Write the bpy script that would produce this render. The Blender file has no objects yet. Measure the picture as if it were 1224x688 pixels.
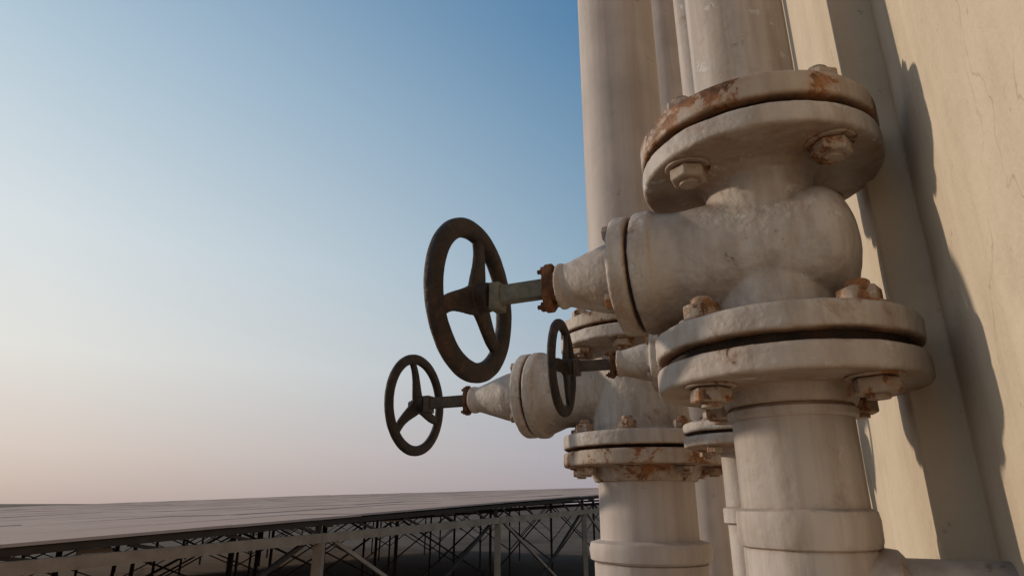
import bpy, bmesh, math, random
from mathutils import Vector, Matrix
random.seed(7)
R=math.radians
scene=bpy.context.scene

# ------------------------------------------------------------------ helpers
def azv(a): return Vector((math.sin(R(a)),math.cos(R(a)),0))
def finish(bm,name,mat,parent=None,sharp=32,loc=None):
    bmesh.ops.recalc_face_normals(bm,faces=bm.faces[:])
    for e in bm.edges:
        if len(e.link_faces)==2 and e.calc_face_angle(0)>R(sharp): e.smooth=False
    for f in bm.faces: f.smooth=True
    me=bpy.data.meshes.new(name); bm.to_mesh(me); bm.free()
    ob=bpy.data.objects.new(name,me); scene.collection.objects.link(ob)
    if mat: me.materials.append(mat)
    if parent: ob.parent=parent
    if loc is not None: ob.location=loc
    return ob
def empty(name,loc=(0,0,0)):
    e=bpy.data.objects.new(name,None); e.location=loc; e.empty_display_size=.1
    scene.collection.objects.link(e); return e
CLOUD=bpy.data.textures.new('lumps','CLOUDS'); CLOUD.noise_scale=.022; CLOUD.noise_depth=2
def castmods(ob,vox,it=5,disp=.0014):
    m=ob.modifiers.new('r','REMESH'); m.mode='VOXEL'; m.voxel_size=vox; m.use_smooth_shade=True
    m=ob.modifiers.new('s','SMOOTH'); m.iterations=it; m.factor=.5
    if disp:
        m=ob.modifiers.new('d','DISPLACE'); m.texture=CLOUD; m.strength=disp; m.mid_level=.5; m.texture_coords='LOCAL'
def lathe(bm,prof,seg=64,M=None,sy=1.0,wob=0):
    rings=[]
    for r,z in prof:
        if r<1e-6: 
            rings.append([bm.verts.new((0,0,z))]); continue
        rings.append([bm.verts.new((r*math.cos(2*math.pi*i/seg),sy*r*math.sin(2*math.pi*i/seg),z)) for i in range(seg)])
    for a,b in zip(rings[:-1],rings[1:]):
        for i in range(seg):
            j=(i+1)%seg
            if len(a)==1 and len(b)>1: bm.faces.new((a[0],b[i],b[j]))
            elif len(b)==1 and len(a)>1: bm.faces.new((a[i],b[0],a[j]))
            elif len(a)>1: bm.faces.new((a[i],a[j],b[j],b[i]))
    if len(rings[0])>1: bm.faces.new(rings[0])
    if len(rings[-1])>1: bm.faces.new(rings[-1])
    vs=[v for r in rings for v in r]
    if M: 
        for v in vs: v.co=M@v.co
    return vs
def disc(bm,r,z0,z1,M=None,c=.0015,seg=96):
    return lathe(bm,[(r-c,z0),(r,z0+c),(r,z1-c),(r-c,z1)],seg,M)
def box(bm,sx,sy,sz,M=None):
    vs=[bm.verts.new((x*sx/2,y*sy/2,z*sz/2)) for x in(-1,1) for y in(-1,1) for z in(-1,1)]
    for q in((0,1,3,2),(4,6,7,5),(0,4,5,1),(2,3,7,6),(0,2,6,4),(1,5,7,3)): bm.faces.new([vs[i] for i in q])
    if M:
        for v in vs: v.co=M@v.co
    return vs
def beam(bm,a,b,w,h):
    a=Vector(a);b=Vector(b);d=b-a;L=d.length;z=d.normalized()
    up=Vector((0,0,1)) if abs(z.z)<.95 else Vector((0,1,0))
    x=up.cross(z).normalized();y=z.cross(x)
    M=Matrix((x,y,z)).transposed().to_4x4(); M.translation=(a+b)/2
    box(bm,w,h,L,M)
def hexnut(bm,r,z0,z1,M,seed=0):
    T=M@Matrix.Rotation(seed,4,'Z')
    c=r*.12
    lathe(bm,[(r-c,z0),(r,z0+c*.7),(r,z1-c*.7),(r-c,z1)],6,T)

# ------------------------------------------------------------------ materials
class NT:
    def __init__(s,name):
        s.m=bpy.data.materials.new(name); s.m.use_nodes=True; s.t=s.m.node_tree; s.n=s.t.nodes; s.l=s.t.links
        s.b=s.n['Principled BSDF']; s.tc=s.n.new('ShaderNodeTexCoord')
    def noise(s,scale,detail=6,rough=.6,mp=None,coord='Object',dist=0):
        n=s.n.new('ShaderNodeTexNoise'); n.inputs['Scale'].default_value=scale; n.inputs['Detail'].default_value=detail
        n.inputs['Roughness'].default_value=rough; n.inputs['Distortion'].default_value=dist
        if mp:
            m=s.n.new('ShaderNodeMapping'); m.inputs['Scale'].default_value=mp; s.l.new(s.tc.outputs[coord],m.inputs[0]); s.l.new(m.outputs[0],n.inputs[0])
        else: s.l.new(s.tc.outputs[coord],n.inputs[0])
        return n.outputs[0]
    def ramp(s,f,stops):
        r=s.n.new('ShaderNodeValToRGB'); e=r.color_ramp.elements
        while len(e)<len(stops): e.new(.5)
        for i,(p,c) in enumerate(stops):
            e[i].position=p; e[i].color=(c,c,c,1) if not isinstance(c,tuple) else (*c,1)
        s.l.new(f,r.inputs[0]); return r.outputs[0]
    def mix(s,f,a,b,mode='MIX'):
        m=s.n.new('ShaderNodeMix'); m.data_type='RGBA'; m.blend_type=mode
        for k,v in ((0,f),(6,a),(7,b)):
            if hasattr(v,'is_linked') or hasattr(v,'links'): s.l.new(v,m.inputs[k])
            elif isinstance(v,tuple): m.inputs[k].default_value=(*v,1)
            else: m.inputs[k].default_value=v
        return m.outputs[2]
    def math(s,op,a,b=0):
        m=s.n.new('ShaderNodeMath'); m.operation=op
        for k,v in((0,a),(1,b)):
            if hasattr(v,'links'): s.l.new(v,m.inputs[k])
            else: m.inputs[k].default_value=v
        return m.outputs[0]
    def bump(s,h,dist,strength=1,prev=None):
        b=s.n.new('ShaderNodeBump'); b.inputs['Distance'].default_value=dist; b.inputs['Strength'].default_value=strength
        s.l.new(h,b.inputs['Height'])
        if prev: s.l.new(prev,b.inputs['Normal'])
        return b.outputs[0]
    def set(s,col,rough,bump=None,metal=0,spec=.35):
        if hasattr(col,'links'): s.l.new(col,s.b.inputs['Base Color'])
        else: s.b.inputs['Base Color'].default_value=(*col,1)
        if hasattr(rough,'links'): s.l.new(rough,s.b.inputs['Roughness'])
        else: s.b.inputs['Roughness'].default_value=rough
        s.b.inputs['Metallic'].default_value=metal
        s.b.inputs['Specular IOR Level'].default_value=spec
        if bump: s.l.new(bump,s.b.inputs['Normal'])
        return s.m

def painted(name,base,rust=.64,k=1.0,ao=.02,scr=.62,bumpd=.0012,aow=.9,dirt=.55,under=0,edge=0,stk=6):
    s=NT(name)
    b=Vector(base)
    n1=s.noise(9*k,4)
    col=s.mix(s.ramp(n1,[(.35,0.0),(.65,1.0)]),tuple(b*.80),tuple(b*1.07))
    st=s.noise(1,4,.65,mp=(60*k,60*k,stk*k))
    col=s.mix(s.ramp(st,[(.42,0.),(.72,dirt)]),col,(.22,.16,.12))
    sc=s.noise(38*k,6,.72,dist=.25)
    rn=s.noise(23*k,6,.72,dist=.4)
    if under or edge: geo=s.n.new('ShaderNodeNewGeometry')
    if under:   # blotchy brown tint mixed in on the down-facing faces
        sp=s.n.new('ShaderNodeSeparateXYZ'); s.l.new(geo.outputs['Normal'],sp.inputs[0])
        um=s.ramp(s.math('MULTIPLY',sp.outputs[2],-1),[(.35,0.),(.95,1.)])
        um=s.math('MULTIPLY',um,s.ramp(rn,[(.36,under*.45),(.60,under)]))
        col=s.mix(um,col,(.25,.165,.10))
    scm=s.ramp(sc,[(scr-.03,0.),(scr+.015,1.)])
    col=s.mix(s.math('MULTIPLY',scm,.5),col,(.58,.56,.53))
    if edge:
        pt=s.ramp(s.math('ADD',geo.outputs['Pointiness'],s.math('MULTIPLY',s.math('SUBTRACT',sc,.5),.3)),[(.54,0.),(.59,1.)])
        col=s.mix(s.math('MULTIPLY',pt,edge),col,(.62,.575,.515))
    col=s.mix(s.ramp(sc,[(.29,.75),(.35,0.)]),col,(.16,.11,.08))
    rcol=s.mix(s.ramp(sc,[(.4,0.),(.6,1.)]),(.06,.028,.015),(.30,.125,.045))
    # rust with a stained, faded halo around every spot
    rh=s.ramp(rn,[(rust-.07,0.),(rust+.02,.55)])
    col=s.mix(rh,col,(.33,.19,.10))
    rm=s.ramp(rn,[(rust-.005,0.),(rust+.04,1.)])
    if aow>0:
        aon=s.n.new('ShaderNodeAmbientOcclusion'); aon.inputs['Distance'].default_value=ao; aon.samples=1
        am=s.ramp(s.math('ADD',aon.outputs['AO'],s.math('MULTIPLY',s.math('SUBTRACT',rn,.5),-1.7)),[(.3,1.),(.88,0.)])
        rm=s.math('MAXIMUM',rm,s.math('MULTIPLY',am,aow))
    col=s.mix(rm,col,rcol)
    h=s.math('ADD',s.math('MULTIPLY',s.noise(30*k,3,.6),1.2),s.math('MULTIPLY',s.noise(130*k,2),.45))
    h=s.math('SUBTRACT',h,s.math('MULTIPLY',scm,.2))
    return s.set(col,s.ramp(n1,[(.3,.52),(.7,.75)]),s.bump(h,bumpd/k))
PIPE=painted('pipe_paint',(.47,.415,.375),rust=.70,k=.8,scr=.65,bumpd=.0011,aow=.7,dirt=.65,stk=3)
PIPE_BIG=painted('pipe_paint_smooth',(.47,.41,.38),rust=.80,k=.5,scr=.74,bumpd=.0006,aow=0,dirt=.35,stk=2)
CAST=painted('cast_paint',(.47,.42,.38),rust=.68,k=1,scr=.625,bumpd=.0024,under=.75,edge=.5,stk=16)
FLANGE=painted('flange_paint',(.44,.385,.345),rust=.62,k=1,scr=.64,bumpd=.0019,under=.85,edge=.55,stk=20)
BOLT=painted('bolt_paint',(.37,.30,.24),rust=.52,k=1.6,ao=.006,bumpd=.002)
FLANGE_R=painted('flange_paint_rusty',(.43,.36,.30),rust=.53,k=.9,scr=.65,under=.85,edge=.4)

def rusty(name,a,b,rough=.8,k=1,extra=None):
    s=NT(name)
    c=s.mix(s.ramp(s.noise(60*k,6,.7),[(.35,0.),(.65,1.)]),a,b)
    if extra: c=s.mix(s.ramp(s.noise(26*k,5,.75,dist=.5),[(.54,0.),(.66,1.)]),c,extra)
    return s.set(c,rough,s.bump(s.noise(120*k,4,.7),.0016/k),spec=.3)
WHEEL=rusty('wheel_rust',(.011,.009,.0085),(.027,.017,.014),.66,extra=(.052,.027,.018))
RUST=rusty('bright_rust',(.04,.02,.012),(.17,.07,.03),.85)
GASK=rusty('gasket',(.014,.011,.009),(.045,.024,.014),.9)
STEM=rusty('stem_grey',(.08,.085,.07),(.18,.175,.145),.55,extra=(.09,.05,.03))
DSTEEL=rusty('dark_stem',(.03,.024,.02),(.08,.055,.04),.5)

# ------------------------------------------------------------------ valve builder
def stem_matrix(az):
    z=azv(az); y=Vector((0,0,1)); x=y.cross(z)
    return Matrix((x,y,z)).transposed().to_4x4()
def handwheel(name,parent,M,Rw,a,b,hub,rot=0,sw=1.0,mat=WHEEL):
    bm=bmesh.new()
    n=96;k=16;rings=[]
    for i in range(n):
        t=2*math.pi*i/n
        ring=[]
        for j in range(k):
            p=2*math.pi*j/k
            cx=math.copysign(abs(math.cos(p))**.75,math.cos(p)); sx=math.copysign(abs(math.sin(p))**.75,math.sin(p))
            rr=Rw-a+a*cx
            ring.append(bm.verts.new((rr*math.cos(t),rr*math.sin(t),b*sx)))
        rings.append(ring)
    for i in range(n):
        A=rings[i];B=rings[(i+1)%n]
        for j in range(k): bm.faces.new((A[j],B[j],B[(j+1)%k],A[(j+1)%k]))
    dish=-hub*.35
    lathe(bm,[(hub*.9,-hub*1.1),(hub,-hub*.9),(hub*1.05,hub*.3),(hub*.7,hub*.5)],32,Matrix.Translation((0,0,dish)))
    for q in range(3):
        t0=rot+q*2*math.pi/3; N=8; prev=None
        for i in range(N+1):
            f=i/N; r=hub*.5+(Rw-1.2*a-hub*.5)*f
            ang=t0+.10*math.sin(f*math.pi)
            w=sw*(.62*hub*(1-f)**1.5+.42*hub+.12*hub*f**3); th=.30*hub
            zc=dish*(1-f)
            c=Vector((r*math.cos(ang),r*math.sin(ang),zc)); d=Vector((-math.sin(ang),math.cos(ang),0))
            ring=[bm.verts.new(c+d*w*sx+Vector((0,0,th*sz))) for sx,sz in((-1,-.6),(-.6,-1),(.6,-1),(1,-.6),(1,.6),(.6,1),(-.6,1),(-1,.6))]
            if prev:
                for j in range(8): bm.faces.new((prev[j],prev[(j+1)%8],ring[(j+1)%8],ring[j]))
            else: bm.faces.new(ring)
            prev=ring
        bm.faces.new(prev)
    bm.transform(M)
    ob=finish(bm,name,mat,parent)
    castmods(ob,Rw*.011,3,.0008)
    return ob

def gate_valve(P,az,zs,lo,hi,clo,chi,rf,rp,rb,tback,f1,f2,rbf,cone,gland,wheel_t,wheel_r,bolts,bang,brad,bn,
               rimw,hub,vox,flmat=FLANGE,stem_r=.006,bar=True,wrot=0.0,hang=None,wmat=WHEEL):
    root=empty('gate_valve',(P[0],P[1],zs))
    T=lambda z: z-zs
    S=stem_matrix(az)
    bm=bmesh.new()
    ch=(rf-rp)*.13
    lathe(bm,[(rf-.0015,T(lo[0])),(rf,T(lo[0])+.0015),(rf,T(lo[1])-.002),(rf-.003,T(lo[1])),(rp*1.25,T(lo[1])+.001),(rp*1.05,T(lo[1])+ch),(rp*.98,0),(rp*1.03,T(hi[0])-ch),
              (rp*1.22,T(hi[0])-.001),(rf-.003,T(hi[0])),(rf,T(hi[0])+.002),(rf,T(hi[1])-.0015),(rf-.0015,T(hi[1]))],96)
    pr=[(0,-tback)]
    for i in range(1,9):
        a=i/8*math.pi/2; pr.append((rb*math.sin(a),-tback+rb*.55*(1-math.cos(a))))
    pr+=[(rb*1.02,-.1*tback),(rb*1.0,f1[0]*.5),(rb*.97,f1[0]*.80),(rbf*.93,f1[0]-.004),(rbf*.94,f1[0])]
    lathe(bm,pr,64,S,)
    disc(bm,rbf,f1[0],f1[1],S,.002)
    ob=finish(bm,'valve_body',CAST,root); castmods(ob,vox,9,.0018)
    bm=bmesh.new()
    disc(bm,rbf*.985,f2[0],f2[1],S,.002)
    L=cone[3]-cone[1]
    lathe(bm,[(cone[0]*1.12,cone[1]-.002),(cone[0]*1.02,cone[1]+L*.06),(cone[0]*.93,cone[1]+L*.3),(cone[2]*1.05,cone[1]+L*.85),(cone[2]*1.02,cone[1]+L*.9),(cone[2]*1.12,cone[1]+L*.92),(cone[2]*1.12,cone[3])],64,S)
    ob=finish(bm,'bonnet',CAST,root); castmods(ob,vox,4)
    bm=bmesh.new(); disc(bm,rbf*.9,f1[1]-.001,f2[0]+.001,S,.0003); finish(bm,'bonnet_gasket',GASK,root)
    bm=bmesh.new()
    for i in range(4):
        a=R(45+90*i)
        c=S@Matrix.Translation((rbf*.80*math.cos(a),rbf*.80*math.sin(a),0))
        hexnut(bm,rbf*.13,f2[1]-.001,f2[1]+rbf*.11,c,i)
    finish(bm,'bonnet_bolts',BOLT,root)
    g0,g1,gr=gland
    bm=bmesh.new()
    disc(bm,gr*.62,g0-.001,g0+(g1-g0)*.4,S,.001,32)
    lathe(bm,[(gr*.9,g0+(g1-g0)*.35),(gr,g0+(g1-g0)*.5),(gr,g1-.001),(gr*.9,g1)],40,S@Matrix.Diagonal((.62,1,1,1)))
    for s_ in(-1,1):
        c=S@Matrix.Translation((0,gr*.74*s_,0)); hexnut(bm,gr*.2,g1-.001,g1+gr*.2,c); lathe(bm,[(gr*.09,g0-gr*.5),(gr*.09,g1+gr*.35)],12,c)
    finish(bm,'gland',RUST,root)
    bm=bmesh.new()
    lathe(bm,[(stem_r,g0),(stem_r,wheel_t+hub*.9)],24,S)
    hexnut(bm,hub*.62,wheel_t+hub*.15,wheel_t+hub*.6,S)
    finish(bm,'stem',DSTEEL,root)
    if bar:
        bm=bmesh.new()
        e=wheel_t-hub*1.5
        box(bm,stem_r*2.2,stem_r*2.9,e-g1,S@Matrix.Translation((0,0,(e+g1)/2)))
        box(bm,stem_r*3.2,stem_r*4.6,stem_r*1.8,S@Matrix.Translation((0,-stem_r*.3,e-stem_r)))
        ob=finish(bm,'yoke_sleeve',STEM if rp>.04 and rp<.06 else DSTEEL,root); mb=ob.modifiers.new('b','BEVEL'); mb.width=.001; mb.segments=2
    handwheel('handwheel',root,S@Matrix.Translation((0,0,wheel_t)),wheel_r,rimw,rimw*.75,hub,R(90)+wrot,mat=wmat)
    for nm,(a,b),up in(('lower_pipe_flange',clo,-1),('upper_pipe_flange',chi,1)):
        bm=bmesh.new()
        disc(bm,rf*1.0,T(a),T(b),None,.002)
        if up<0: lathe(bm,[(rp*1.07,T(a)-rp*.30),(rp*1.2,T(a)+.001)],64)
        else: lathe(bm,[(rp*1.2,T(b)-.001),(rp*1.07,T(b)+rp*.3)],64)
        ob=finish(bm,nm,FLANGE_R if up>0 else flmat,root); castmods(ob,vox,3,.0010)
    for a,b in((clo[1],lo[0]),(hi[1],chi[0])):
        bm=bmesh.new(); disc(bm,rf*.90,T(a)-.001,T(b)+.001,None,.0003); finish(bm,'gasket',GASK,root)
    bm=bmesh.new(); bs=bmesh.new()
    for a,b in((clo[0],lo[1]),(hi[0],chi[1])):
        for i in range(bolts):
            an=R(bang+360/bolts*i)
            c=Matrix.Translation((brad*math.cos(an),brad*math.sin(an),0))
            z0,z1=T(a),T(b); s=random.random()*2
            lathe(bm,[(bn*1.22,z0-bn*.12),(bn*1.22,z0+.0008)],24,c)
            hexnut(bm,bn,z0-bn*.85,z0-bn*.1,c,s)
            lathe(bm,[(bn*1.22,z1-.0008),(bn*1.22,z1+bn*.12)],24,c)
            hexnut(bm,bn,z1+bn*.1,z1+bn*.95,c,s+.5)
            lathe(bs,[(bn*.5,z0-bn*1.05),(bn*.55,z0),(bn*.55,z1),(bn*.55,z1+bn*1.25),(bn*.45,z1+bn*1.35)],16,c)
    ob=finish(bm,'flange_bolts',BOLT,root); mb=ob.modifiers.new('b','BEVEL'); mb.width=.0007; mb.segments=2
    finish(bs,'studs',BOLT,root)
    return root

def vpipe(P,r,segs,mat,kids=(),name='vertical_pipe'):
    root=empty(name,(P[0],P[1],0))
    for a,b in segs:
        bm=bmesh.new(); n=max(2,int((b-a)/.4))
        lathe(bm,[(r,a+(b-a)*i/n) for i in range(n+1)],72); finish(bm,'pipe_run',mat,root)
    for prof in kids:
        bm=bmesh.new(); lathe(bm,prof,72); finish(bm,'coupling',mat,root)
    return root

P1=(.2196,.4966)
gate_valve(P1,-65,.200,(.1105,.131),(.268,.2875),(.083,.1025),(.294,.315),.1,.0445,.0520,.071,(.090,.109),(.112,.129),.0565,
   (.034,.129,.0205,.190),(.191,.205,.025),.288,.0865,4,203,.077,.0155,.0105,.0155,.0016,stem_r=.0062,wrot=.1)
vpipe(P1,.0445,[(-1.3,.084),(.314,8)],PIPE,
   [[(.045,-.0315),(.0475,-.030),(.049,-.026),(.0495,-.012),(.0485,-.006),(.045,-.004)],
    [(.045,-.2),(.0462,-.19),(.0462,-.033),(.045,-.031)],[(.0452,.06),(.0475,.062),(.0475,.067),(.0452,.069)]])
k=1.2
P2=(.231*k,1.1265*k)
gate_valve(P2,-65,.197*k,(.087*k,.111*k),(.262*k,.285*k),(.058*k,.082*k),(.289*k,.312*k),.140*k,.0815*k,.066*k,.075*k,(.180*k,.200*k),(.204*k,.224*k),.082*k,
   (.050*k,.224*k,.024*k,.343*k),(.344*k,.358*k,.030*k),.48*k,.106*k,8,202,.115*k,.0165*k,.0105*k,.0165*k,.0026,flmat=FLANGE_R,stem_r=.0075*k,wrot=-.25,bar=True)
vpipe(P2,.0815*k,[(-1.3,.059*k),(.311*k,8)],PIPE_BIG,
   [[(.082*k,-.095*k),(.090*k,-.093*k),(.099*k,-.088*k),(.101*k,-.072*k),(.098*k,-.062*k),(.083*k,-.058*k)],[(.083*k,-.3*k),(.093*k,-.29*k),(.093*k,-.094*k),(.084*k,-.09*k)]])
P3=(.344,.960)
gate_valve(P3,-72,.217,(.098,.114),(.318,.334),(.078,.094),(.337,.353),.083,.031,.038,.05,(.088,.104),(.106,.122),.05,
   (.031,.122,.020,.178),(.179,.190,.024),.272,.083,4,215,.064,.012,.009,.013,.002,stem_r=.0058,wrot=.4)
vpipe(P3,.031,[(-1.3,.079),(.352,8)],PIPE,[[(.031,-.03),(.036,-.027),(.036,-.008),(.031,-.005)]])
vpipe((.614,2.008),.1,[(-1.3,8)],PIPE_BIG)

# tee branch from near pipe into wall
Wd=azv(28); Nd=Vector((math.cos(R(28)),-math.sin(R(28)),0))
bm=bmesh.new()
z=Nd; x=Wd; y=z.cross(x)
M=Matrix((x,y,z)).transposed().to_4x4(); M.translation=Vector((P1[0],P1[1],-.066))
lathe(bm,[(.036,.0),(.036,.05),(.035,.056),(.030,.060),(.030,.2)],48,M)
finish(bm,'pipe_tee_branch',PIPE)

# ------------------------------------------------------------------ wall
def wallmat():
    s=NT('plaster_wall')
    c=s.mix(s.ramp(s.noise(3.2,5,.6),[(.35,0.),(.68,1.)]),(.51,.43,.33),(.61,.52,.405))
    c=s.mix(s.ramp(s.noise(14,5,.7),[(.5,0.),(.72,.4)]),c,(.40,.33,.25))
    c=s.mix(s.ramp(s.noise(1,4,.6,mp=(18,18,1.2)),[(.52,0.),(.76,.35)]),c,(.35,.28,.2))
    v=s.n.new('ShaderNodeTexVoronoi'); v.feature='DISTANCE_TO_EDGE'; v.inputs['Scale'].default_value=1
    mp=s.n.new('ShaderNodeMapping'); mp.inputs['Scale'].default_value=(7,7,1.5)
    nn=s.n.new('ShaderNodeTexNoise'); nn.inputs['Scale'].default_value=16; nn.inputs['Detail'].default_value=5
    s.l.new(s.tc.outputs['Object'],nn.inputs[0])
    vm=s.n.new('ShaderNodeVectorMath'); vm.operation='SCALE'; vm.inputs[3].default_value=.09; s.l.new(nn.outputs[1],vm.inputs[0])
    va=s.n.new('ShaderNodeVectorMath'); s.l.new(s.tc.outputs['Object'],va.inputs[0]); s.l.new(vm.outputs[0],va.inputs[1])
    s.l.new(va.outputs[0],mp.inputs[0]); s.l.new(mp.outputs[0],v.inputs[0])
    cr=s.math('MULTIPLY',s.ramp(v.outputs[0],[(0,1.),(.006,0.)]),s.ramp(s.noise(5,3),[(.47,0.),(.56,1.)]))
    c=s.mix(s.math('MULTIPLY',cr,.45),c,(.2,.15,.11))
    c=s.mix(s.ramp(s.noise(80,3,.7),[(.66,0.),(.72,.5)]),c,(.26,.2,.14))
    h=s.math('ADD',s.noise(24,5,.6),s.math('MULTIPLY',s.noise(220,2),.28))
    return s.set(c,.88,s.bump(h,.0024),spec=.2)
WALL=wallmat()
def plan_extrude(bm,pts,z0,z1):
    lo=[];hi=[]
    for a,p in pts:
        q=Wd*a+Nd*p; lo.append(bm.verts.new((q.x,q.y,z0))); hi.append(bm.verts.new((q.x,q.y,z1)))
    n=len(pts)
    for i in range(n):
        j=(i+1)%n; bm.faces.new((lo[i],lo[j],hi[j],hi[i]))
    bm.faces.new(lo); bm.faces.new(hi)
bm=bmesh.new()
plan_extrude(bm,[(-4,.079),(.580,.079),(.580,.0457),(1.05,.011),(7,.011),(7,.4),(-4,.4)],-1.3,9)
ob=finish(bm,'building_wall',WALL,sharp=20)
mb=ob.modifiers.new('b','BEVEL'); mb.width=.003; mb.segments=3; mb.limit_method='ANGLE'
sC=NT('concrete'); CONC=sC.set(sC.mix(sC.noise(3,6),(.24,.21,.18),(.36,.32,.27)),.9,sC.bump(sC.noise(40,5),.002))
bm=bmesh.new(); plan_extrude(bm,[(-4,-1.6),(7,-1.6),(7,6),(-4,6)],-1.5,-1.3); finish(bm,'roof_terrace',CONC)
bm=bmesh.new(); plan_extrude(bm,[(-3.9,-1.4),(6.9,-1.4),(6.9,5.9),(-3.9,5.9)],-6,-1.5); finish(bm,'building_base',WALL)

# ------------------------------------------------------------------ ground
sG=NT('dry_ground')
GM=sG.set(sG.mix(sG.ramp(sG.noise(.05,8,.65),[(.35,0.),(.65,1.)]),(.07,.048,.035),(.15,.105,.075)),.95,sG.bump(sG.noise(.8,6),.1),spec=.1)
bm=bmesh.new(); vs=[bm.verts.new((x*4000,y*4000,-6)) for x,y in((-1,-1),(1,-1),(1,1),(-1,1))]; bm.faces.new(vs); finish(bm,'ground',GM)

# ------------------------------------------------------------------ solar canopy
U=azv(26); V=azv(-64); A=Vector((-7.3,9.6,0))
def cz(p): return -.563+.0297*p.x+.025*p.y
def cp(u,v,dz=0):
    p=A+U*u+V*v; p.z=cz(p)+dz; return p
can=empty('solar_canopy',(0,0,0))
sP=NT('dusty_panel')
PAN=sP.set(sP.mix(sP.ramp(sP.noise(.35,7,.6),[(.3,0.),(.7,1.)]),(.48,.32,.245),(.60,.42,.33)),.95,spec=.05)
sB=NT('canopy_beam')
BEAM=sB.set(sB.mix(sB.ramp(sB.noise(2,7,.7),[(.35,0.),(.65,1.)]),(.32,.205,.13),(.45,.30,.195)),.85,spec=.1)
sD=NT('canopy_dark_steel')
DARK=sD.set(sD.mix(sD.noise(3,5),(.045,.03,.022),(.10,.068,.048)),.85,spec=.1)
bm=bmesh.new()
pu,pv=4.0,2.4
for i in range(-4,18):
    for j in range(0,26):
        u0=i*pu;v0=j*pv;g=.006
        o=random.uniform(-.012,.012)
        t=[cp(u0+g,v0+g,o+random.uniform(-.012,.012)),cp(u0+pu-g,v0+g,o),cp(u0+pu-g,v0+pv-g,o+random.uniform(-.012,.012)),cp(u0+g,v0+pv-g,o)]
        tv=[bm.verts.new(p) for p in t]; bv=[bm.verts.new(p-Vector((0,0,.05))) for p in t]
        bm.faces.new(tv); bm.faces.new(bv)
        for q in range(4): bm.faces.new((tv[q],tv[(q+1)%4],bv[(q+1)%4],bv[q]))
finish(bm,'panels',PAN,can)
bm=bmesh.new(); bd=bmesh.new()
def zl(u): return -.90+.02*u
def lowp(u,v):
    p=A+U*u+V*v; p.z=zl(u)+ (cz(p)-cz(A+U*u)); return p
beam(bd,cp(-16,.1,-.14),cp(72,.1,-.14),.08,.12)
a=lowp(-16,.0);b=lowp(72,.0); beam(bm,a,b,.12,.2)
u=-16
while u<70:
    beam(bd,cp(u,.12,-.2),lowp(u+1,.12),.05,.06)
    for q in range(3):
        if random.random()<.75: 
            p=cp(u+random.random()*1.8,.3+random.random()*.6,-.12-random.random()*.16); beam(bm,p,p+U*random.uniform(.2,1.3),.04,random.uniform(.03,.08))
    u+=2
for row in range(0,9):
    v=row*7.0
    mm=bm if row==0 else bd
    if row>0:
        beam(bd,cp(-16,v,-.22),cp(72,v,-.22),.12,.32); beam(bd,lowp(-16,v),lowp(72,v),.1,.2)
    u=-11.4+ (row*3.7)%5
    while u<70:
        t=lowp(u,v+.05); top=cp(u,v+.05,-.1)
        beam(mm,Vector((t.x,t.y,-6)),Vector((top.x,top.y,lowp(u,v).z+.1 if row==0 else top.z)),.22 if row==0 else .14,.22 if row==0 else .14)
        if row==0: beam(bd,lowp(u,v+.12),cp(u,v+.12,-.15),.12,.12)
        t2=lowp(u+9,v+.05)
        w=.09 if row==0 else .06
        if row==0:
            beam(bm,t+U*.3,Vector((t2.x,t2.y,t2.z-4.2)),w,w); beam(bd,Vector((t.x,t.y,t.z-4.0)),t2-U*.3,w,w)
        else:
            beam(bd,t,Vector((t2.x,t2.y,t2.z-3.5)),w,w); beam(bd,Vector((t.x,t.y,t.z-3.5)),t2,w,w)
        u+=9
for i in range(-5,24):
    beam(bd,cp(i*3,0.2,-.12),cp(i*3,60,-.12),.08,.12)
finish(bm,'edge_truss',BEAM,can); finish(bd,'inner_frame',DARK,can)

# ------------------------------------------------------------------ sun + sky
SUN_AZ=-64; SUN_EL=15
d=Vector((math.sin(R(SUN_AZ+180))*math.cos(R(SUN_EL)),math.cos(R(SUN_AZ+180))*math.cos(R(SUN_EL)),-math.sin(R(SUN_EL))))
L=bpy.data.lights.new('sun','SUN'); L.energy=2.4; L.angle=R(1.8); L.color=(1,.83,.65)
lo=bpy.data.objects.new('sun',L); lo.rotation_euler=d.to_track_quat('-Z','Y').to_euler(); scene.collection.objects.link(lo)
w=bpy.data.worlds.new('World'); scene.world=w; w.use_nodes=True
nt=w.node_tree; bg=nt.nodes['Background']; N=nt.nodes; Lk=nt.links
sk=N.new('ShaderNodeTexSky'); sk.sky_type='NISHITA'; sk.sun_disc=False
sk.sun_elevation=R(SUN_EL); sk.sun_rotation=R(SUN_AZ); sk.air_density=1.0; sk.dust_density=2.5; sk.ozone_density=1.5
def lin(c): return tuple(((x/255+.055)/1.055)**2.4 for x in c)
tc=N.new('ShaderNodeTexCoord'); nz=N.new('ShaderNodeVectorMath'); nz.operation='NORMALIZE'; Lk.new(tc.outputs['Generated'],nz.inputs[0])
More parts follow.
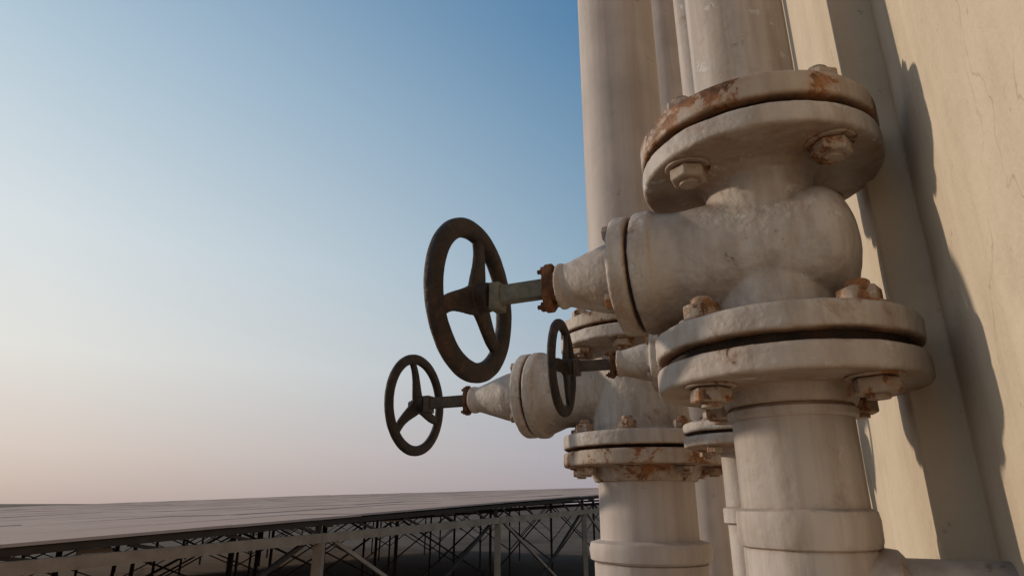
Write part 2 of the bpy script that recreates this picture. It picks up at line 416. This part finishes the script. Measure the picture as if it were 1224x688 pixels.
sx=N.new('ShaderNodeSeparateXYZ'); Lk.new(nz.outputs[0],sx.inputs[0])
def skyramp(st):
    r=N.new('ShaderNodeValToRGB'); e=r.color_ramp.elements
    while len(e)<len(st): e.new(.5)
    for i,(a,c) in enumerate(st): e[i].position=max(0,math.sin(R(a))); e[i].color=(*lin(c),1)
    Lk.new(sx.outputs[2],r.inputs[0]); return r.outputs[0]
near=skyramp([(0,(188,171,165)),(4,(207,195,189)),(11,(221,221,217)),(20,(212,221,225)),(34,(180,202,217)),(70,(100,142,182))])
far=skyramp([(0,(163,154,161)),(4,(171,169,178)),(11,(168,181,193)),(20,(142,171,192)),(42,(86,131,170)),(70,(64,108,152))])
dt=N.new('ShaderNodeVectorMath'); dt.operation='DOT_PRODUCT'; Lk.new(nz.outputs[0],dt.inputs[0]); dt.inputs[1].default_value=(math.sin(R(-76)),math.cos(R(-76)),0)
mr=N.new('ShaderNodeMapRange'); mr.inputs[1].default_value=.06; mr.inputs[2].default_value=.76; mr.clamp=True; Lk.new(dt.outputs['Value'],mr.inputs[0])
m1=N.new('ShaderNodeMix'); m1.data_type='RGBA'; Lk.new(mr.outputs[0],m1.inputs[0]); Lk.new(far,m1.inputs[6]); Lk.new(near,m1.inputs[7])
ms=N.new('ShaderNodeVectorMath'); ms.operation='SCALE'; ms.inputs[3].default_value=10; Lk.new(m1.outputs[2],ms.inputs[0])
m2=N.new('ShaderNodeMix'); m2.data_type='RGBA'; m2.inputs[0].default_value=.94; Lk.new(sk.outputs[0],m2.inputs[6]); Lk.new(ms.outputs[0],m2.inputs[7])
Lk.new(m2.outputs[2],bg.inputs[0]); bg.inputs[1].default_value=.10

cam=bpy.data.cameras.new('cam'); cam.lens=745/1224*36; cam.sensor_width=36; cam.clip_start=.01; cam.clip_end=8000
co=bpy.data.objects.new('camera',cam); co.rotation_euler=(R(90+19),0,0); scene.collection.objects.link(co); scene.camera=co
scene.view_settings.view_transform='Standard'; scene.view_settings.look='None'; scene.view_settings.exposure=0
